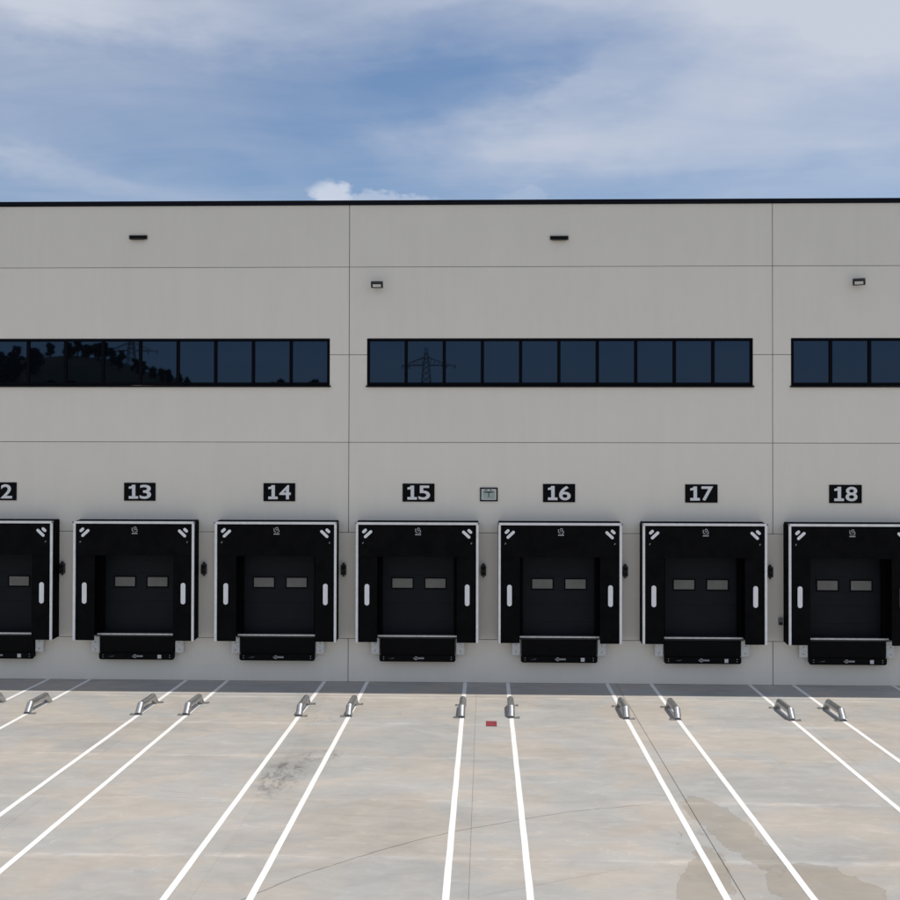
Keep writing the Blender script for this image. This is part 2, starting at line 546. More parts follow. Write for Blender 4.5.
def capsule_poly(cx, cz, length, r, ang, seg=8):
    """(x, z) outline of a rounded bar centred at cx, cz; ang from the x axis."""
    pts = []
    h = max(0.0, length / 2 - r)
    for side, base in ((1, -math.pi / 2), (-1, math.pi / 2)):
        for i in range(seg + 1):
            a = base + math.pi * i / seg
            pts.append((side * h + r * math.cos(a), r * math.sin(a)))
    ca, sa = math.cos(ang), math.sin(ang)
    return [(cx + x * ca - z * sa, cz + x * sa + z * ca) for x, z in pts]


def band_poly_path(mb, pts, w, y0, y1):
    """a flat stroke of width w along (x, z) points, extruded in y."""
    n = len(pts)
    L, R = [], []
    for i in range(n):
        a = Vector(pts[max(0, i - 1)])
        b = Vector(pts[min(n - 1, i + 1)])
        d = (b - a).normalized()
        nrm = Vector((-d.y, d.x)) * (w / 2)
        q = Vector(pts[i])
        L.append(q + nrm)
        R.append(q - nrm)
    for i in range(n - 1):
        mb.prism_y([(R[i].x, R[i].y), (R[i + 1].x, R[i + 1].y), (L[i + 1].x, L[i + 1].y), (L[i].x, L[i].y)], y0, y1)


def arc(cx, cz, r, a0, a1, n=10):
    return [(cx + r * math.cos(math.radians(a0 + (a1 - a0) * i / n)), cz + r * math.sin(math.radians(a0 + (a1 - a0) * i / n))) for i in range(n + 1)]


def text_mesh(name, body, size, mat, depth, offset):
    cu = bpy.data.curves.new(name, 'FONT')
    cu.body = body
    cu.size = size
    cu.extrude = depth
    cu.offset = offset
    cu.align_x = 'LEFT'
    tmp = bpy.data.objects.new('tmp_text', cu)
    col.objects.link(tmp)
    dg = bpy.context.evaluated_depsgraph_get()
    dg.update()
    me = bpy.data.meshes.new_from_object(tmp.evaluated_get(dg))
    bpy.data.objects.remove(tmp)
    bpy.data.curves.remove(cu)
    xs = [v.co.x for v in me.vertices]
    ys = [v.co.y for v in me.vertices]
    cx, cy = (min(xs) + max(xs)) / 2, (min(ys) + max(ys)) / 2
    w, h = max(xs) - min(xs), max(ys) - min(ys)
    me.name = name
    me.materials.clear()
    me.materials.append(M[mat])
    return me, cx, cy, w, h


# ------------------------------------------------------------------ layout numbers (metres; wall face at y = 0, ground at z = 0)
JOINT0 = -3.88                         # vertical panel joint left of dock fifteen
BAYS = [JOINT0 + 12.0 * k for k in range(-2, 4)]      # -27.88 ... 32.12
ROWS = [0.0, 1.22, 4.24, 6.81, 9.31, 11.82, 13.60]
WIN_Z = (8.385, 9.775)
DOCKS = {12: -13.92, 13: -9.89, 14: -5.87, 15: -1.89, 16: 2.10, 17: 6.11, 18: 10.14}
GAP = 0.016
T = 0.20

# ------------------------------------------------------------------ ground
g = MB().add([(-2500, -2500, 0), (2500, -2500, 0), (2500, 2500, 0), (-2500, 2500, 0)], [(0, 1, 2, 3)])
tag(obj('ground', g.mesh('ground', 'ground'), None, (0, 0, -0.06)), kind='structure')

yb = MB().box(-70, 70, -32, 0.0, -0.05, -0.014)
yard = tag(obj('yard', yb.mesh('yard', 'yard')), kind='structure')
xj = [-0.22 + 3.965 * k for k in range(-5, 6)]
xj[5] = -0.22
xj[6] = 3.71
xj[4] = -4.17
yj = [-0.004, -1.97, -5.30, -8.40, -11.50, -14.60, -17.70, -20.80, -23.90, -27.00]
jw = {3.71: 0.026, -0.22: 0.010, -4.17: 0.0015}
for i in range(len(xj) - 1):
    for j in range(len(yj) - 1):
        x0 = xj[i] + jw.get(xj[i], 0.002) / 2
        x1 = xj[i + 1] - jw.get(xj[i + 1], 0.002) / 2
        sl = MB().box(x0, x1, yj[j + 1] + (0.005 if j == 0 else 0.001), yj[j] - (0.005 if j == 1 else 0.001), -0.0135, random.uniform(-0.0008, 0.0008))
        obj('concrete_slab', sl.mesh('concrete_slab', 'yard'), yard)
# painted bay lines, one pair in front of each gap between docks
PAIRS = [(-12.49, -11.29), (-8.51, -7.325), (-4.545, -3.322), (-0.546, 0.662), (3.462, 4.70), (7.455, 8.68), (11.46, 12.68)]
for pr in PAIRS:
    for lx in pr:
        ln = MB()
        n = 46
        vs, fs = [], []
        for i in range(n + 1):
            yy = -0.02 - 24.0 * i / n
            wob = 0.002 * math.sin(i * 1.7 + lx)
            vs += [(lx - 0.053 + wob + random.uniform(-0.0015, 0.0015), yy, 0.005), (lx + 0.053 + wob + random.uniform(-0.0015, 0.0015), yy, 0.005)]
        for i in range(n):
            fs.append((2 * i, 2 * i + 2, 2 * i + 3, 2 * i + 1))
        ln.add(vs, fs)
        obj('painted_bay_line', ln.mesh('painted_bay_line', 'paint'), yard)

# ------------------------------------------------------------------ warehouse
wh = thing('warehouse', 'long pale grey concrete panel warehouse with ribbon windows and black roof edge', 'warehouse', (2.12, 0, 0))
OX = 2.12


def wpart(name, mb, mat, bevel=0.0, parent=None):
    mb.v = [(x - OX, y, z) for x, y, z in mb.v]
    return obj(name, mb.mesh(name, mat), parent or wh, bevel=bevel)


hg = GAP / 2
RIB = []                                # x extents of each ribbon window
for b in range(len(BAYS) - 1):
    RIB.append((BAYS[b] + 0.515, BAYS[b + 1] - 0.555))
for b in range(len(BAYS) - 1):
    x0, x1 = BAYS[b] + hg + 0.002, BAYS[b + 1] - hg - 0.002
    w0, w1 = RIB[b]
    for r in range(len(ROWS) - 1):
        z0, z1 = ROWS[r] + (hg if r else 0.0), ROWS[r + 1] - hg
        if r == 1:
            continue
        if r == 3:
            poly = [(x0, z0), (x1, z0), (x1, z1), (w1, z1), (w1, WIN_Z[0]), (w0, WIN_Z[0]), (w0, z1), (x0, z1)]
        elif r == 4:
            poly = [(x0, z0), (w0, z0), (w0, WIN_Z[1]), (w1, WIN_Z[1]), (w1, z0), (x1, z0), (x1, z1), (x0, z1)]
        else:
            poly = [(x0, z0), (x1, z0), (x1, z1), (x0, z1)]
        wpart('wall_panel', MB().prism_y(poly, 0.0, T), 'wall', 0.007)
# dock level: panels that span the docks, their ends hidden behind the shelters of docks twelve, 15 and 18
seams = [BAYS[0], -25.9, DOCKS[12], DOCKS[15], DOCKS[18], 22.1, BAYS[-1]]
DW, DZ = 1.13, 3.72
for s in range(len(seams) - 1):
    a, c = seams[s], seams[s + 1]
    z0, z1 = ROWS[1] + hg, ROWS[2] - hg
    holes = [(d - DW, d + DW) for d in DOCKS.values()]
    low = []
    xl = a + hg
    xr = c - hg
    poly = []
    cur = xl
    start_in = any(h0 < xl < h1 for h0, h1 in holes)
    if start_in:
        h = [h for h in holes if h[0] < xl < h[1]][0]
        poly += [(xl, DZ), (h[1], DZ), (h[1], z0)]
        cur = h[1]
    else:
        poly += [(xl, z0)]
    ended = False
    for h0, h1 in sorted(holes):
        if h0 > cur and h1 < xr:
            poly += [(h0, z0), (h0, DZ), (h1, DZ), (h1, z0)]
        elif h0 > cur and h0 < xr:
            poly += [(h0, z0), (h0, DZ), (xr, DZ)]
            ended = True
    if not ended:
        poly += [(xr, z0)]
    poly += [(xr, z1), (xl, z1)]
    wpart('wall_panel', MB().prism_y(poly, 0.0, T), 'wall', 0.007)
# sealant set back in the joints
for r in range(1, len(ROWS) - 1):
    for b in range(len(BAYS) - 1):
        z = ROWS[r]
        spans = [(BAYS[b] + 0.012, BAYS[b + 1] - 0.012)]
        if WIN_Z[0] < z < WIN_Z[1]:
            spans = [(BAYS[b] + 0.012, RIB[b][0] - 0.004), (RIB[b][1] + 0.004, BAYS[b + 1] - 0.012)]
        if r == 1:
            cuts = [d for d in DOCKS.values() if BAYS[b] < d < BAYS[b + 1]]
            spans = []
            cur = BAYS[b] + 0.012
            for d in sorted(cuts):
                spans.append((cur, d - DW - 0.01))
                cur = d + DW + 0.01
            spans.append((cur, BAYS[b + 1] - 0.012))
        for s0, s1 in spans:
            if s1 > s0:
                wpart('joint_seal', MB().box(s0, s1, 0.022, 0.14, z - 0.0075, z + 0.0075), 'seal')
for xx in BAYS[1:-1]:
    for z0, z1 in ((0.0, ROWS[1] - 0.01), (ROWS[2] + 0.01, ROWS[6] - 0.01)):
        wpart('joint_seal', MB().box(xx - 0.0095, xx + 0.0095, 0.024, 0.14, z0, z1), 'seal')
# roof edge, roof, far walls
for b in range(len(BAYS) - 1):
    x0 = BAYS[b] + 0.003
    x1 = BAYS[b + 1] - 0.003
    wpart('roof_coping', MB().prism_x([(-0.045, 13.604), (-0.025, 13.604), (-0.025, 13.64), (0.42, 13.66), (0.42, 13.74), (-0.045, 13.725)], x0, x1), 'coping', 0.004)
wpart('roof', MB().box(BAYS[0] + 0.3, BAYS[-1] - 0.3, T + 0.002, 60, 13.05, 13.3), 'roof')
wpart('side_wall', MB().box(BAYS[0] - 0.2, BAYS[0] - 0.004, 0.0, 60, 0, 13.6), 'wall')
wpart('side_wall', MB().box(BAYS[-1] + 0.004, BAYS[-1] + 0.2, 0.0, 60, 0, 13.6), 'wall')
wpart('rear_wall', MB().box(BAYS[0] - 0.2, BAYS[-1] + 0.2, 60.004, 60.2, 0, 13.6), 'wall')
wpart('floor_slab', MB().box(BAYS[0] + 0.01, BAYS[-1] - 0.01, T + 0.004, 59.9, 0.9, 1.2), 'inside')
wpart('parapet_back', MB().box(BAYS[0] + 0.01, BAYS[-1] - 0.01, T + 0.004, 0.40, 13.31, 13.64), 'roof')

# ribbon windows
FR = 0.075
for b in range(len(BAYS) - 1):
    w0, w1 = RIB[b]
    wz0, wz1 = WIN_Z
    e = 0.004
    fr = MB()
    fr.box(w0 + e, w1 - e, -0.012, 0.12, wz1 - FR, wz1 - e)
    win = wpart('ribbon_window', fr, 'frame', 0.004)

    def wsub(name, mb, mat, bevel=0.0):
        mb.v = [(x - OX, y, z) for x, y, z in mb.v]
        return obj(name, mb.mesh(name, mat), win, bevel=bevel)
    wsub('bottom_rail', MB().box(w0 + e, w1 - e, 0.0, 0.12, wz0 + 0.058, wz0 + 0.058 + FR), 'frame', 0.004)
    wsub('window_sill', MB().prism_x([(-0.06, wz0 + 0.004), (0.12, wz0 + 0.004), (0.12, wz0 + 0.055), (-0.045, wz0 + 0.042), (-0.06, wz0 + 0.036)], w0 - 0.035, w1 + 0.035), 'sill', 0.003)
    wsub('side_jamb', MB().box(w0 + e, w0 + FR, -0.010, 0.12, wz0 + 0.136, wz1 - FR - 0.001), 'frame', 0.004)
    wsub('side_jamb', MB().box(w1 - FR, w1 - e, -0.010, 0.12, wz0 + 0.136, wz1 - FR - 0.001), 'frame', 0.004)
    n = 10
    pw = (w1 - w0 - FR * 0.7) / n
    for i in range(n):
        p0 = w0 + FR * 0.35 + i * pw
        if i:
            wsub('mullion', MB().box(p0 - 0.045, p0 + 0.045, 0.004, 0.12, wz0 + 0.136, wz1 - FR - 0.001), 'frame', 0.004)
        # a pane with its thin bead, a hair out of true
        ty = random.uniform(-0.0006, 0.0006)
        q0, q1 = p0 + 0.047, p0 + pw - 0.047
        if i == 0:
            q0 = w0 + FR + 0.002
        if i == n - 1:
            q1 = w1 - FR - 0.002
        wsub('pane', MB().add([(q0, 0.046 + ty, wz0 + 0.137), (q1, 0.046 - ty, wz0 + 0.137), (q1, 0.046 - ty, wz1 - FR - 0.002), (q0, 0.046 + ty, wz1 - FR - 0.002),
                               (q0, 0.07, wz0 + 0.137), (q1, 0.07, wz0 + 0.137), (q1, 0.07, wz1 - FR - 0.002), (q0, 0.07, wz1 - FR - 0.002)],
                              [(0, 1, 2, 3), (7, 6, 5, 4), (0, 4, 5, 1), (1, 5, 6, 2), (2, 6, 7, 3), (3, 7, 4, 0)]), 'glass')

# ------------------------------------------------------------------ docks (meshes shared between the seven)
SW, SZ0, SZ1, SY = 1.72, 1.20, 4.56, -0.55      # shelter half width, bottom, top, front plane
OW, OZ = 1.115, 3.60                             # curtain opening half width and top
me_roofp = MB().prism_x([(SY + 0.03, SZ1 - 0.06), (-0.004, SZ1 - 0.02), (-0.004, SZ1 + 0.03), (SY + 0.03, SZ1 - 0.012)], -SW + 0.012, SW - 0.012).mesh('roof_panel', 'shell')
me_side = {s: MB().prism_x([(SY + 0.03, SZ0), (-0.004, SZ0 + 0.03), (-0.004, SZ1 - 0.025), (SY + 0.03, SZ1 - 0.065)], s * (SW - 0.012) - 0.02, s * (SW - 0.012) + 0.008).mesh('side_panel', 'shell') for s in (-1, 1)}
me_back = {s: MB().box(min(s * (SW - 0.04), s * 1.131), max(s * (SW - 0.04), s * 1.131), -0.02, -0.004, SZ0 + 0.08, SZ1 - 0.08).mesh('back_panel', 'shell') for s in (-1, 1)}
me_bhead = MB().box(-1.13, 1.13, -0.02, -0.004, 3.722, SZ1 - 0.08).mesh('back_panel', 'shell')
RW = 0.068
me_topbar = MB().box(-SW, SW, SY - 0.02, SY + 0.028, SZ1 - RW, SZ1).mesh('top_frame_bar', 'rim')
me_sidebar = {s: MB().box(min(s * SW, s * (SW - RW)), max(s * SW, s * (SW - RW)), SY - 0.018, SY + 0.028, SZ0, SZ1 - RW - 0.002).mesh('side_frame_bar', 'rim') for s in (-1, 1)}
me_corner = {s: MB().box(s * SW - 0.022, s * SW + 0.022, SY - 0.028, SY + 0.02, SZ1 - 0.05, SZ1 - 0.006).mesh('corner_cap', 'bolt') for s in (-1, 1)}


def sag_sheet(x0, x1, z0, z1, y, amp, seed, nx=14, nz=10, th=0.008):
    """a hanging curtain with slight waves; real thickness."""
    rnd = random.Random(seed)
    ph = [rnd.uniform(0, 6.28) for _ in range(4)]
    mb = MB()
    vs = []
    for k in range(2):
        for j in range(nz + 1):
            for i in range(nx + 1):
                u, v = i / nx, j / nz
                x = x0 + (x1 - x0) * u
                z = z0 + (z1 - z0) * v
                d = amp * (1 - v) * (math.sin(x * 5 + ph[0]) * 0.6 + math.sin(x * 11 + z * 2 + ph[1]) * 0.3 + math.sin(z * 4 + ph[2]) * 0.3)
                vs.append((x, y + d + k * th, z))
    fs = []
    o = (nx + 1) * (nz + 1)
    for j in range(nz):
        for i in range(nx):
            a = j * (nx + 1) + i
            fs.append((a, a + 1, a + nx + 2, a + nx + 1))
            fs.append((o + a, o + a + nx + 1, o + a + nx + 2, o + a + 1))
    edge = [i for i in range(nx + 1)] + [j * (nx + 1) + nx for j in range(1, nz + 1)] + [nz * (nx + 1) + i for i in range(nx - 1, -1, -1)] + [j * (nx + 1) for j in range(nz - 1, 0, -1)]
    for i in range(len(edge)):
        a, b = edge[i], edge[(i + 1) % len(edge)]
        fs.append((a, a + o, b + o, b))
    return mb.add(vs, fs)


def top_curtain_mesh(n):
    return sag_sheet(-SW + RW + 0.002, SW - RW - 0.002, OZ, SZ1 - RW - 0.002, SY + 0.006, 0.006, n, 26, 6).mesh('top_curtain', 'curtain', True)


def side_curtain_mesh(n, s):
    return sag_sheet(min(s * OW, s * (SW - RW - 0.002)), max(s * OW, s * (SW - RW - 0.002)), SZ0, SZ1 - 0.5, SY + 0.036, 0.010, n * 3 + s, 6, 16).mesh('side_curtain', 'curtain', True)


me_mark_v = MB().prism_y(capsule_poly(0, 0, 0.60, 0.065, math.pi / 2), -0.012, 0.012).mesh('marker_strip', 'reflect')
me_mark_l = {s: MB().prism_y(capsule_poly(0, 0, 0.29, 0.041, s * math.radians(-43)), -0.006, 0.006).mesh('corner_stripe', 'reflect') for s in (-1, 1)}
me_mark_s = {s: MB().prism_y(capsule_poly(0, 0, 0.155, 0.041, s * math.radians(-43)), -0.006, 0.006).mesh('corner_stripe_short', 'reflect') for s in (-1, 1)}
# round swirl emblem with an L stroke and a small word bar, printed in light grey
em = MB()
band_poly_path(em, [(-0.074, 0.085), (-0.074, 0.02)] + arc(-0.034, 0.02, 0.040, 180, 290, 8), 0.021, -0.003, 0.003)
band_poly_path(em, arc(0.008, 0.070, 0.034, 235, -40, 12), 0.018, -0.003, 0.003)
band_poly_path(em, arc(0.036, 0.004, 0.036, 130, -125, 12), 0.018, -0.003, 0.003)
band_poly_path(em, [(-0.012, 0.040), (0.012, 0.012)], 0.014, -0.003, 0.003)
for i in range(4):
    em.prism_y([(-0.082 + i * 0.041, -0.098), (-0.046 + i * 0.041, -0.098), (-0.046 + i * 0.041, -0.062), (-0.082 + i * 0.041, -0.062)], -0.003, 0.003)
me_emblem = em.mesh('maker_emblem', 'emblem')
me_dot = MB().prism_y(capsule_poly(0, 0, 0.06, 0.016, math.radians(60), 4), -0.004, 0.004).mesh('curtain_eyelet', 'bolt')

# door
me_secs = []
zs = [1.215, 1.72, 2.22, 2.60, 3.02, 3.71]
door_sections = []
for i in range(len(zs) - 1):
    door_sections.append(MB().box(-DW + 0.006, DW - 0.006, 0.15, 0.19, zs[i] + 0.002, zs[i + 1] - 0.002).mesh('door_section', 'door'))


def ring(w, h, t, y0, y1):
    mb = MB()
    mb.box(-w, w, y0, y1, h - t, h)
    mb.box(-w, w, y0, y1, -h, -h + t)
    mb.box(-w, -w + t, y0, y1, -h + t + 0.0005, h - t - 0.0005)
    mb.box(w - t, w, y0, y1, -h + t + 0.0005, h - t - 0.0005)
    return mb


me_wframe = ring(0.322, 0.168, 0.036, -0.016, 0.0).mesh('window_frame', 'frame')
me_wpane = MB().box(-0.285, 0.285, -0.006, -0.001, -0.131, 0.131).mesh('window_pane', 'doorglass')
me_track = {s: MB().box(min(s * 1.04, s * 1.125), max(s * 1.04, s * 1.125), 0.10, 0.147, 1.37, 3.70).mesh('guide_track', 'frame') for s in (-1, 1)}

me_jamb = {s: MB().box(min(s * 1.02, s * 1.128), max(s * 1.02, s * 1.128), -0.05, 0.098, 1.36, 3.718).mesh('jamb_lining', 'shell') for s in (-1, 1)}
me_head = MB().box(-1.019, 1.019, -0.05, 0.148, 3.62, 3.716).mesh('head_lining', 'shell')
# leveller
LW = 1.075
me_lip = MB().prism_x([(-0.19, 0.80), (-0.165, 0.80), (-0.165, 1.265), (-0.205, 1.265)], -LW + 0.02, LW - 0.02).mesh('lip_plate', 'leveller')
me_lbox = MB().box(-LW + 0.03, LW - 0.03, -0.160, -0.003, 0.66, 1.215).mesh('pit_frame', 'leveller')
lb = MB().prism_y([(-LW + 0.04, 0.615), (LW - 0.04, 0.615), (LW, 0.66), (LW, 0.795), (-LW, 0.795), (-LW, 0.66)], -0.235, -0.162)
me_lbar = lb.mesh('front_beam', 'leveller')
me_deck = MB().box(-OW, OW, -0.22, 0.146, 1.27, 1.352).mesh('deck_plate', 'deck')
me_edge = MB().box(-OW - 0.01, OW + 0.01, -0.245, -0.222, 1.315, 1.362).mesh('sill_edge', 'sillsteel')
me_bump = {s: MB().box(min(s * 1.085, s * 1.325), max(s * 1.085, s * 1.325), -0.14, -0.003, 0.80, 1.262).mesh('bumper', 'bumper') for s in (-1, 1)}
me_bolt = MB().tube([(0, 0, 0), (0, -0.012, 0)], 0.016, 8).mesh('bolt', 'bolt')
em = MB()
band_poly_path(em, arc(-0.07, 0.0, 0.042, 150, -160, 14), 0.018, -0.002, 0.002)
band_poly_path(em, arc(-0.085, 0.0, 0.018, 90, -170, 8), 0.012, -0.002, 0.002)
em.prism_y([(-0.155, -0.008), (-0.120, -0.022), (-0.120, 0.022)], -0.002, 0.002)
for i in range(5):
    em.prism_y([(-0.010 + i * 0.034, -0.022), (0.017 + i * 0.034, -0.022), (0.017 + i * 0.034, 0.022), (-0.010 + i * 0.034, 0.022)], -0.002, 0.002)
me_lemb = em.mesh('maker_emblem', 'emblem')
me_stick = MB().box(-0.052, 0.052, -0.003, 0.0, -0.052, 0.052).mesh('rating_sticker', 'signwhite')
me_scuff = MB().prism_y([(-0.09, -0.02), (0.05, -0.012), (0.10, 0.02), (0.04, 0.0)], -0.001, 0.0).mesh('scuff', 'bolt')

WORD = {12: 'twelve', 13: 'thirteen', 14: 'fourteen', 15: 'fifteen', 16: 'sixteen', 17: 'seventeen', 18: 'eighteen'}
PLACE = {n: 'under the number plate ' + w for n, w in WORD.items()}
for num, cx in DOCKS.items():
    where = PLACE[num]
    sh = thing('dock_shelter', 'black fabric dock shelter with pale rim ' + where, 'dock shelter', (cx, 0, 0), 'dock shelters along the wall')
    obj('roof_panel', me_roofp, sh)
    obj('back_panel', me_bhead, sh)
    for s in (-1, 1):
        obj('side_panel', me_side[s], sh)
        obj('back_panel', me_back[s], sh)
        obj('side_frame_bar', me_sidebar[s], sh, bevel=0.006)
        obj('corner_cap', me_corner[s], sh)
        sc = obj('side_curtain', side_curtain_mesh(num, s), sh)
        obj('marker_strip', me_mark_v, sc, (s * 1.405, SY + 0.026, 2.53))
    obj('top_frame_bar', me_topbar, sh, bevel=0.006)
    tcu = obj('top_curtain', top_curtain_mesh(num), sh)
    for s in (-1, 1):
        obj('corner_stripe', me_mark_l[s], tcu, (s * 1.375, SY - 0.002, 4.225))
        obj('corner_stripe', me_mark_s[s], tcu, (s * 1.475, SY - 0.002, 4.315))
        obj('eyelet', me_dot, tcu, (s * 1.52, SY - 0.001, 3.98))
    tag(obj('maker_emblem', me_emblem, tcu, (0.03, SY - 0.002, 4.30)), kind='stuff')

    dr = thing('dock_door', 'charcoal sectional door with two small windows ' + where, 'door', (cx, 0, 0), 'dock doors along the wall')
    secs = [obj('door_section', m_, dr) for m_ in door_sections]
    for wx in (-0.455, 0.487):
        wf = obj('window_pane', me_wpane, secs[3], (wx, 0.149, 2.79))
        obj('window_frame', me_wframe, secs[3], (wx, 0.1495, 2.79))
    for s in (-1, 1):
        obj('guide_track', me_track[s], dr)
        obj('jamb_lining', me_jamb[s], dr)
    obj('head_lining', me_head, dr)

    lv = thing('dock_leveller', 'black steel dock leveller with grey bumpers ' + where, 'dock leveller', (cx, 0, 0), 'dock levellers along the wall')
    obj('pit_frame', me_lbox, lv)
    obj('lip_plate', me_lip, lv, bevel=0.004)
    beam = obj('front_beam', me_lbar, lv, bevel=0.004)
    obj('deck_plate', me_deck, lv)
    obj('sill_edge', me_edge, lv, bevel=0.004)
    for s in (-1, 1):
        bp_ = obj('bumper', me_bump[s], lv, bevel=0.01)
        for zz_ in (0.90, 1.10):
            obj('bolt', me_bolt, bp_, (s * 1.205, -0.141, zz_))
        for zz_ in (0.685, 0.750):
            obj('bolt', me_bolt, beam, (s * 0.955, -0.2355, zz_))
    tag(obj('maker_emblem', me_lemb, beam, (0.03, -0.238, 0.715)), kind='stuff')
    if num not in (14, 15):
        obj('rating_sticker', me_stick, beam, (0.66, -0.2355, 0.705))
    obj('scuff', me_scuff, beam, (-0.70 + random.uniform(-0.05, 0.05), -0.2362, 0.715))

    # number plate above the dock
    npz = 5.38
    np_ = thing('number_plate', 'black number plate with the pale figures ' + WORD[num], 'number plate', (cx + 0.005, 0, npz), 'number plates above the docks')
    obj('plate', MB().box(-0.455, 0.455, -0.022, -0.003, -0.258, 0.258).mesh('plate', 'plate'), np_, bevel=0.003)
    dg = MB()
    dg.prism_y([(-0.315, -0.2), (-0.045, -0.2), (-0.045, -0.125), (-0.125, -0.125), (-0.125, 0.2), (-0.225, 0.2), (-0.235, 0.165), (-0.315, 0.145), (-0.315, 0.085), (-0.222, 0.095), (-0.222, -0.125), (-0.315, -0.125)], -0.003, 0.003)
    obj('figure', dg.mesh('figure', 'digit'), np_, (0, -0.0255, 0))
    tm, tcx, tcy, tw, th_ = text_mesh('figure', str(num % 10), 0.58, 'digit', 0.003, 0.010)
    kx, kz = 0.33 / tw, 0.405 / th_
    for v in tm.vertices:
        v.co = ((v.co.x - tcx) * kx, -v.co.z, (v.co.y - tcy) * kz)
    obj('figure', tm, np_, (0.165, -0.0255, 0))

# ------------------------------------------------------------------ small wall fittings
names = ['left of dock thirteen', 'between docks thirteen and fourteen', 'between docks fourteen and fifteen', 'between docks fifteen and sixteen', 'between docks sixteen and seventeen', 'between docks seventeen and eighteen']
me_sbody = MB().box(-0.072, 0.072, -0.13, -0.003, -0.145, 0.145).mesh('housing', 'lampbody')
me_scap = MB().box(-0.03, 0.03, -0.09, -0.02, 0.1455, 0.20).mesh('cap', 'lampbody')
me_scap2 = MB().box(-0.025, 0.025, -0.09, -0.02, -0.19, -0.1455).mesh('cable_gland', 'lampbody')
me_visor = MB().prism_x([(-0.20, 0.05), (-0.1305, 0.0), (-0.1305, 0.075), (-0.20, 0.070)], -0.05, 0.05).mesh('visor', 'lampbody')
me_lens = MB().tube([(0, -0.1305, 0), (0, -0.140, 0)], [0.048, 0.040], 14).mesh('lens', 'void')
for sx, nm in zip((-12.10, -8.01, -4.01, -0.03, 3.97, 8.03), names):
    o = thing('dock_signal_lamp', 'small black signal lamp on the wall ' + nm, 'signal lamp', (sx, 0, 3.18), 'signal lamps between the docks')
    obj('housing', me_sbody, o, bevel=0.01)
    obj('cap', me_scap, o, bevel=0.01)
    obj('cable_gland', me_scap2, o)
    for zz_ in (-0.07, 0.07):
        obj('lens', me_lens, o, (0, 0, zz_))
        obj('visor', me_visor, o, (0, 0, zz_))
o = thing('wall_socket', 'tiny grey and black socket box low beside the shelter of dock eighteen', 'socket', (8.32, 0, 1.80))
obj('housing', MB().box(-0.055, 0.055, -0.085, -0.003, -0.03, 0.10).mesh('housing', 'socket'), o, bevel=0.012)
obj('plug_cap', MB().prism_x([(-0.11, -0.10), (-0.02, -0.10), (-0.02, -0.032), (-0.085, -0.032)], -0.05, 0.05).mesh('plug_cap', 'lampbody'), o)

# framed notice between docks fifteen and sixteen
o = thing('framed_notice', 'small framed pale green notice with a dark T mark between numbers fifteen and sixteen', 'sign', (0.115, 0, 5.335))
obj('frame', ring(0.25, 0.195, 0.035, -0.03, -0.003).mesh('frame', 'frame'), o, bevel=0.003)
bd = obj('notice_board', MB().box(-0.214, 0.214, -0.016, -0.003, -0.159, 0.159).mesh('notice_board', 'signwhite'), o)
obj('green_field', MB().box(-0.165, 0.165, -0.019, -0.0165, -0.125, 0.09).mesh('green_field', 'signgreen'), bd)
tmk = MB()
tmk.prism_y([(-0.145, 0.055), (-0.025, 0.045), (0.0, 0.038), (0.025, 0.045), (0.145, 0.055), (0.145, 0.085), (-0.145, 0.085)], -0.022, -0.0195)
tmk.prism_y([(-0.012, -0.075), (0.012, -0.075), (0.016, 0.037), (-0.016, 0.037)], -0.022, -0.0195)
obj('t_mark', tmk.mesh('t_mark', 'signdark'), bd)
for k, (a, c) in enumerate(((-0.12, -0.035), (0.02, 0.085))):
    obj('caption_bar', MB().box(a, c, -0.019, -0.0165, 0.112, 0.138).mesh('caption_bar', 'signdark'), bd)

# overflow outlets under the roof edge
for sx, sz, lab in ((-9.97, 12.69, 'dark overflow outlet slot high on the wall above dock thirteen'), (2.10, 12.63, 'dark overflow outlet slot high on the wall above dock sixteen')):
    o = thing('overflow_outlet', lab, 'overflow outlet', (sx, 0, sz), 'overflow outlets under the roof edge')
    obj('frame', ring(0.26, 0.056, 0.016, -0.045, -0.003).mesh('frame', 'bronze'), o)
    obj('throat_shade_plate', MB().box(-0.240, 0.240, -0.012, -0.003, -0.039, 0.039).mesh('throat_shade_plate', 'void'), o)  # black plate paints the shade inside the outlet; no opening is cut behind
    obj('drip_lip', MB().prism_x([(-0.085, -0.085), (-0.046, -0.064), (-0.046, -0.058), (-0.088, -0.078)], -0.20, 0.20).mesh('drip_lip', 'bronze'), o)

# wall floodlights
for fx, fz, rz, lab in ((-3.07, 11.29, 0.0, 'small black floodlight above the left end of the middle window band'), (10.48, 11.34, -0.35, 'small black floodlight above the right window band')):
    o = thing('wall_floodlight', lab, 'floodlight', (fx, 0, fz), 'floodlights on the upper wall')
    obj('wall_bracket', MB().box(-0.05, 0.05, -0.12, -0.003, -0.03, 0.03).mesh('wall_bracket', 'lampbody'), o)
    hd = obj('lamp_head', MB().prism_x([(-0.07, -0.085), (0.02, -0.075), (0.05, 0.085), (-0.07, 0.09)], -0.17, 0.17).mesh('lamp_head', 'lampbody'), o, (0, -0.19, 0.0), bevel=0.012, rot=(0.62, 0, rz))
    obj('cover_glass', MB().box(-0.115, 0.115, -0.078, -0.0702, -0.042, 0.042).mesh('cover_glass', 'lampglass'), hd)

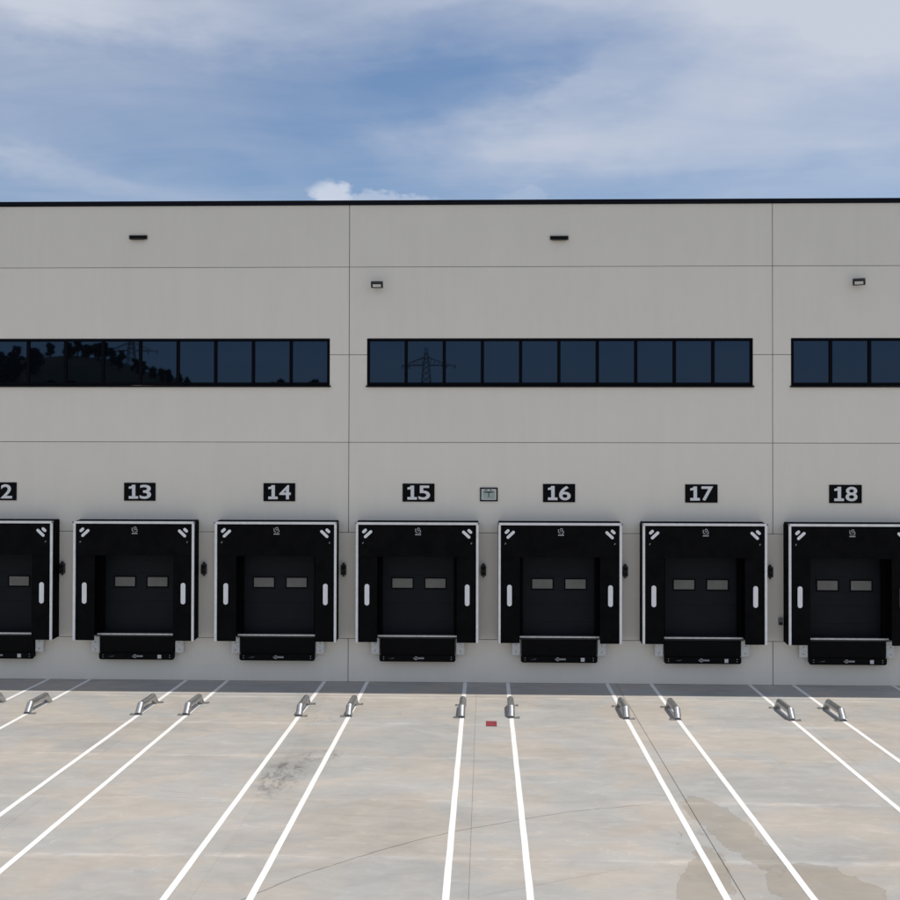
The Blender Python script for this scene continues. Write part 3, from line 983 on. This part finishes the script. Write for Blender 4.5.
# ------------------------------------------------------------------ wheel guides on the yard
path = [(0, -4.555, 0.012), (0, -4.36, 0.205), (0, -3.36, 0.205), (0, -3.12, 0.012)]
me_rail = MB().tube([(0, y + 3.8, z) for _, y, z in path], 0.085, 28).mesh('guide_rail', 'steel', True)
me_foot = MB().box(-0.145, 0.145, -0.065, 0.065, 0.006, 0.016).mesh('foot_plate', 'steel')
me_fbolt = MB().tube([(0, 0, 0.016), (0, 0, 0.034)], 0.016, 6).mesh('bolt', 'bolt')
gl = ['steel wheel guide cut by the left picture edge', 'steel wheel guide second from the left picture edge',
      'left steel wheel guide of the pair between docks thirteen and fourteen', 'right steel wheel guide of the pair between docks thirteen and fourteen',
      'left steel wheel guide of the pair between docks fourteen and fifteen', 'right steel wheel guide of the pair between docks fourteen and fifteen',
      'steel wheel guide on the line left of the red floor plate', 'steel wheel guide on the line right of the red floor plate',
      'left steel wheel guide of the pair between docks sixteen and seventeen', 'right steel wheel guide of the pair between docks sixteen and seventeen',
      'left steel wheel guide of the pair at the right picture edge', 'rightmost steel wheel guide in the picture']
k = 0
for pi, pr in enumerate(PAIRS[:6]):
    for lx in pr:
        dyy = random.uniform(-0.03, 0.03)
        o = thing('wheel_guide', gl[k], 'wheel guide', (lx, -3.8 + dyy, 0.0), 'steel wheel guides on the painted lines')
        o.rotation_euler.z = random.uniform(-0.012, 0.012)
        obj('guide_rail', me_rail, o)
        for fy in (-0.74, 0.695):
            off = random.choice((-0.06, 0.06))
            fp = obj('foot_plate', me_foot, o, (off, fy, 0))
            for bx in (-0.122, 0.122):
                obj('bolt', me_fbolt, fp, (bx, 0, 0))
        k += 1

o = thing('floor_plate', 'small dark red steel plate set on the concrete between two wheel guides', 'floor plate', (0.17, -5.2, 0))
obj('plate', MB().box(-0.128, 0.128, -0.25, 0.25, 0.003, 0.016).mesh('plate', 'red'), o, bevel=0.004)

# ------------------------------------------------------------------ the land behind the photographer, seen in the window glass
prof = [(-240, 26), (-180, 27), (-130, 27), (-112, 28.2), (-99, 26.5), (-93, 27.6), (-83, 28.8), (-78, 28.1), (-74.6, 25.7), (-70, 24.3), (-65, 22.6), (-62, 21.6), (-56, 19.8), (-40, 19.5), (-30, 19.2), (20, 18), (80, 17), (240, 12)]


def prof_at(x):
    for (xa, za), (xb, zb) in zip(prof, prof[1:]):
        if xa <= x <= xb:
            return za + (zb - za) * (x - xa) / (xb - xa)
    return prof[0][1] if x < prof[0][0] else prof[-1][1]


def hill_z(x, y):
    """rising from the yard's far edge (y = -95) to the ridge at y = -205, then level"""
    t_ = max(0.0, min(1.0, (-y - 95.0) / 110.0))
    return prof_at(x) * (t_ * t_ * (3 - 2 * t_)) - 0.3


hv, hf = [], []
NX, NY = 96, 40
for j in range(NY + 1):
    for i in range(NX + 1):
        x = -240 + 480 * i / NX
        y = -92 - 330 * j / NY
        hv.append((x, y, hill_z(x, y) + (0.5 * math.sin(x * 0.31 + y * 0.17) * min(1, j / 8))))
for j in range(NY):
    for i in range(NX):
        a = j * (NX + 1) + i
        hf.append((a, a + NX + 1, a + NX + 2, a + 1))
hill = tag(obj('hill', MB().add(hv, hf).mesh('hill', 'hill', True)), kind='structure')

wd = MB()
rnd = random.Random(11)
tops = [(-111.9, 30), (-105, 28.5), (-99.4, 27.4), (-96.3, 30.3), (-93.2, 29), (-89, 29), (-86, 30.9), (-82.9, 32.4), (-79.8, 29.0), (-78.1, 31.2), (-76.7, 29.2), (-74.6, 27), (-72.5, 26.2), (-70.5, 25.9), (-68.4, 24.9), (-66.6, 24.0), (-65.3, 24.1), (-63, 23.3), (-61.2, 22.6), (-43.5, 23.2), (-41.7, 23.6), (-40, 23.1), (-35, 23.2), (-33.5, 23.4), (-32, 23.0)]


def tree(x, y, base, h, r):
    wd.tube([(x, y, base - 0.5), (x + 0.1, y, base + h * 0.5), (x, y, base + h * 0.9)], [0.22, 0.14, 0.04], 5)
    nleaf = 170
    cl = [(rnd.gauss(0, 0.42), rnd.gauss(0, 0.42), rnd.uniform(0.25, 0.97)) for _ in range(12)]
    for _ in range(nleaf):
        cx_, cy_, cz_ = rnd.choice(cl)
        prof_r = r * (1.0 - 0.75 * max(0.0, cz_ - 0.3) / 0.7)
        q = Vector((x + cx_ * prof_r + rnd.gauss(0, 0.22) * r * 0.6, y + cy_ * prof_r + rnd.gauss(0, 0.22) * r * 0.6, base + h * cz_ + rnd.gauss(0, 0.045) * h))
        q.z = min(q.z, base + h)
        a = Vector((rnd.gauss(0, 1), rnd.gauss(0, 1), rnd.gauss(0, 1))).normalized()
        b_ = a.orthogonal().normalized()
        s_ = rnd.uniform(0.3, 0.65)
        wd.add([q - a * s_, q + b_ * s_ * 0.7, q + a * s_, q - b_ * s_ * 0.7], [(0, 1, 2, 3)])


for x, zt in tops:
    yy = -200 + rnd.uniform(-3, 3)
    bz = hill_z(x, yy)
    h = max(3.0, zt - 0.4 - bz)
    tree(x, yy, bz, h, min(2.6, 0.40 * h))
for _ in range(230):
    x = rnd.uniform(-135, -63)
    yy = rnd.uniform(-215, -150)
    bz = hill_z(x, yy)
    lim = min((abs(x - tx), tz) for tx, tz in tops)[1]
    h = min(rnd.uniform(3.5, 6.0), (lim - 2.2) * (31.0 - yy) / 231.0 - bz)
    if h > 1.6:
        tree(x, yy, bz, h, 0.5 * h)
tag(obj('woodland', wd.mesh('woodland', 'wood')), 'dark wooded slope seen only as a reflection in the left windows', 'woodland', kind='stuff')


def bar(mb, a, b, r):
    mb.tube([a, b], r, 4)


def pylon(loc, lab):
    o = thing('power_pylon', lab, 'pylon', loc, 'lattice pylons behind the yard')
    Hh, arm = 36.0, 31.5

    def half(z):
        return 3.4 - (3.4 - 0.75) * min(1.0, z / arm) if z < arm else 0.75 - 0.55 * (z - arm) / (Hh - arm)
    for sx in (-1, 1):
        for sy in (-1, 1):
            lg = MB()
            lg.tube([(sx * half(0), sy * half(0), 0), (sx * half(arm), sy * half(arm), arm), (sx * half(Hh), sy * half(Hh), Hh)], 0.11, 5)
            obj('leg', lg.mesh('leg', 'pylon'), o)
    br = MB()
    z = 1.0
    while z < Hh - 1.2:
        step = max(1.1, half(z) * 1.5)
        z2 = min(Hh, z + step)
        a, c = half(z), half(z2)
        for (p, q) in (((-a, -a), (c, -c)), ((a, -a), (-c, -c)), ((-a, a), (c, c)), ((a, a), (-c, c)), ((-a, -a), (-c, c)), ((-a, a), (-c, -c)), ((a, -a), (c, c)), ((a, a), (c, -c))):
            bar(br, (p[0], p[1], z), (q[0], q[1], z2), 0.06)
        z = z2
    obj('bracing', br.mesh('bracing', 'pylon'), o)
    for s in (-1, 1):
        ca = MB()
        for yy in (-0.7, 0.7):
            bar(ca, (s * 0.7, yy, arm), (s * 6.9, 0, arm - 0.1), 0.11)
            bar(ca, (s * 0.6, yy, arm + 2.0), (s * 4.6, yy * 0.4, arm + 0.4), 0.09)
        for i in range(5):
            xa = 0.9 + i * 1.0
            bar(ca, (s * xa, 0.4, arm), (s * (xa + 0.5), 0.3, arm + 1.7 - 0.32 * i), 0.05)
        am = obj('cross_arm', ca.mesh('cross_arm', 'pylon'), o)
        for xi in (4.4, 6.7):
            bar_ = MB()
            bar_.tube([(s * xi, 0, arm - 0.1), (s * xi, 0, arm - 0.9)], 0.13, 6)
            obj('insulator', bar_.mesh('insulator', 'pylon'), am)
    return o


pylon((-14.8, -260, 0.0), 'lattice power pylon mirrored in the middle window band')
pylon((-92.0, -262, 4.0), 'lattice power pylon mirrored behind the trees in the left window band')
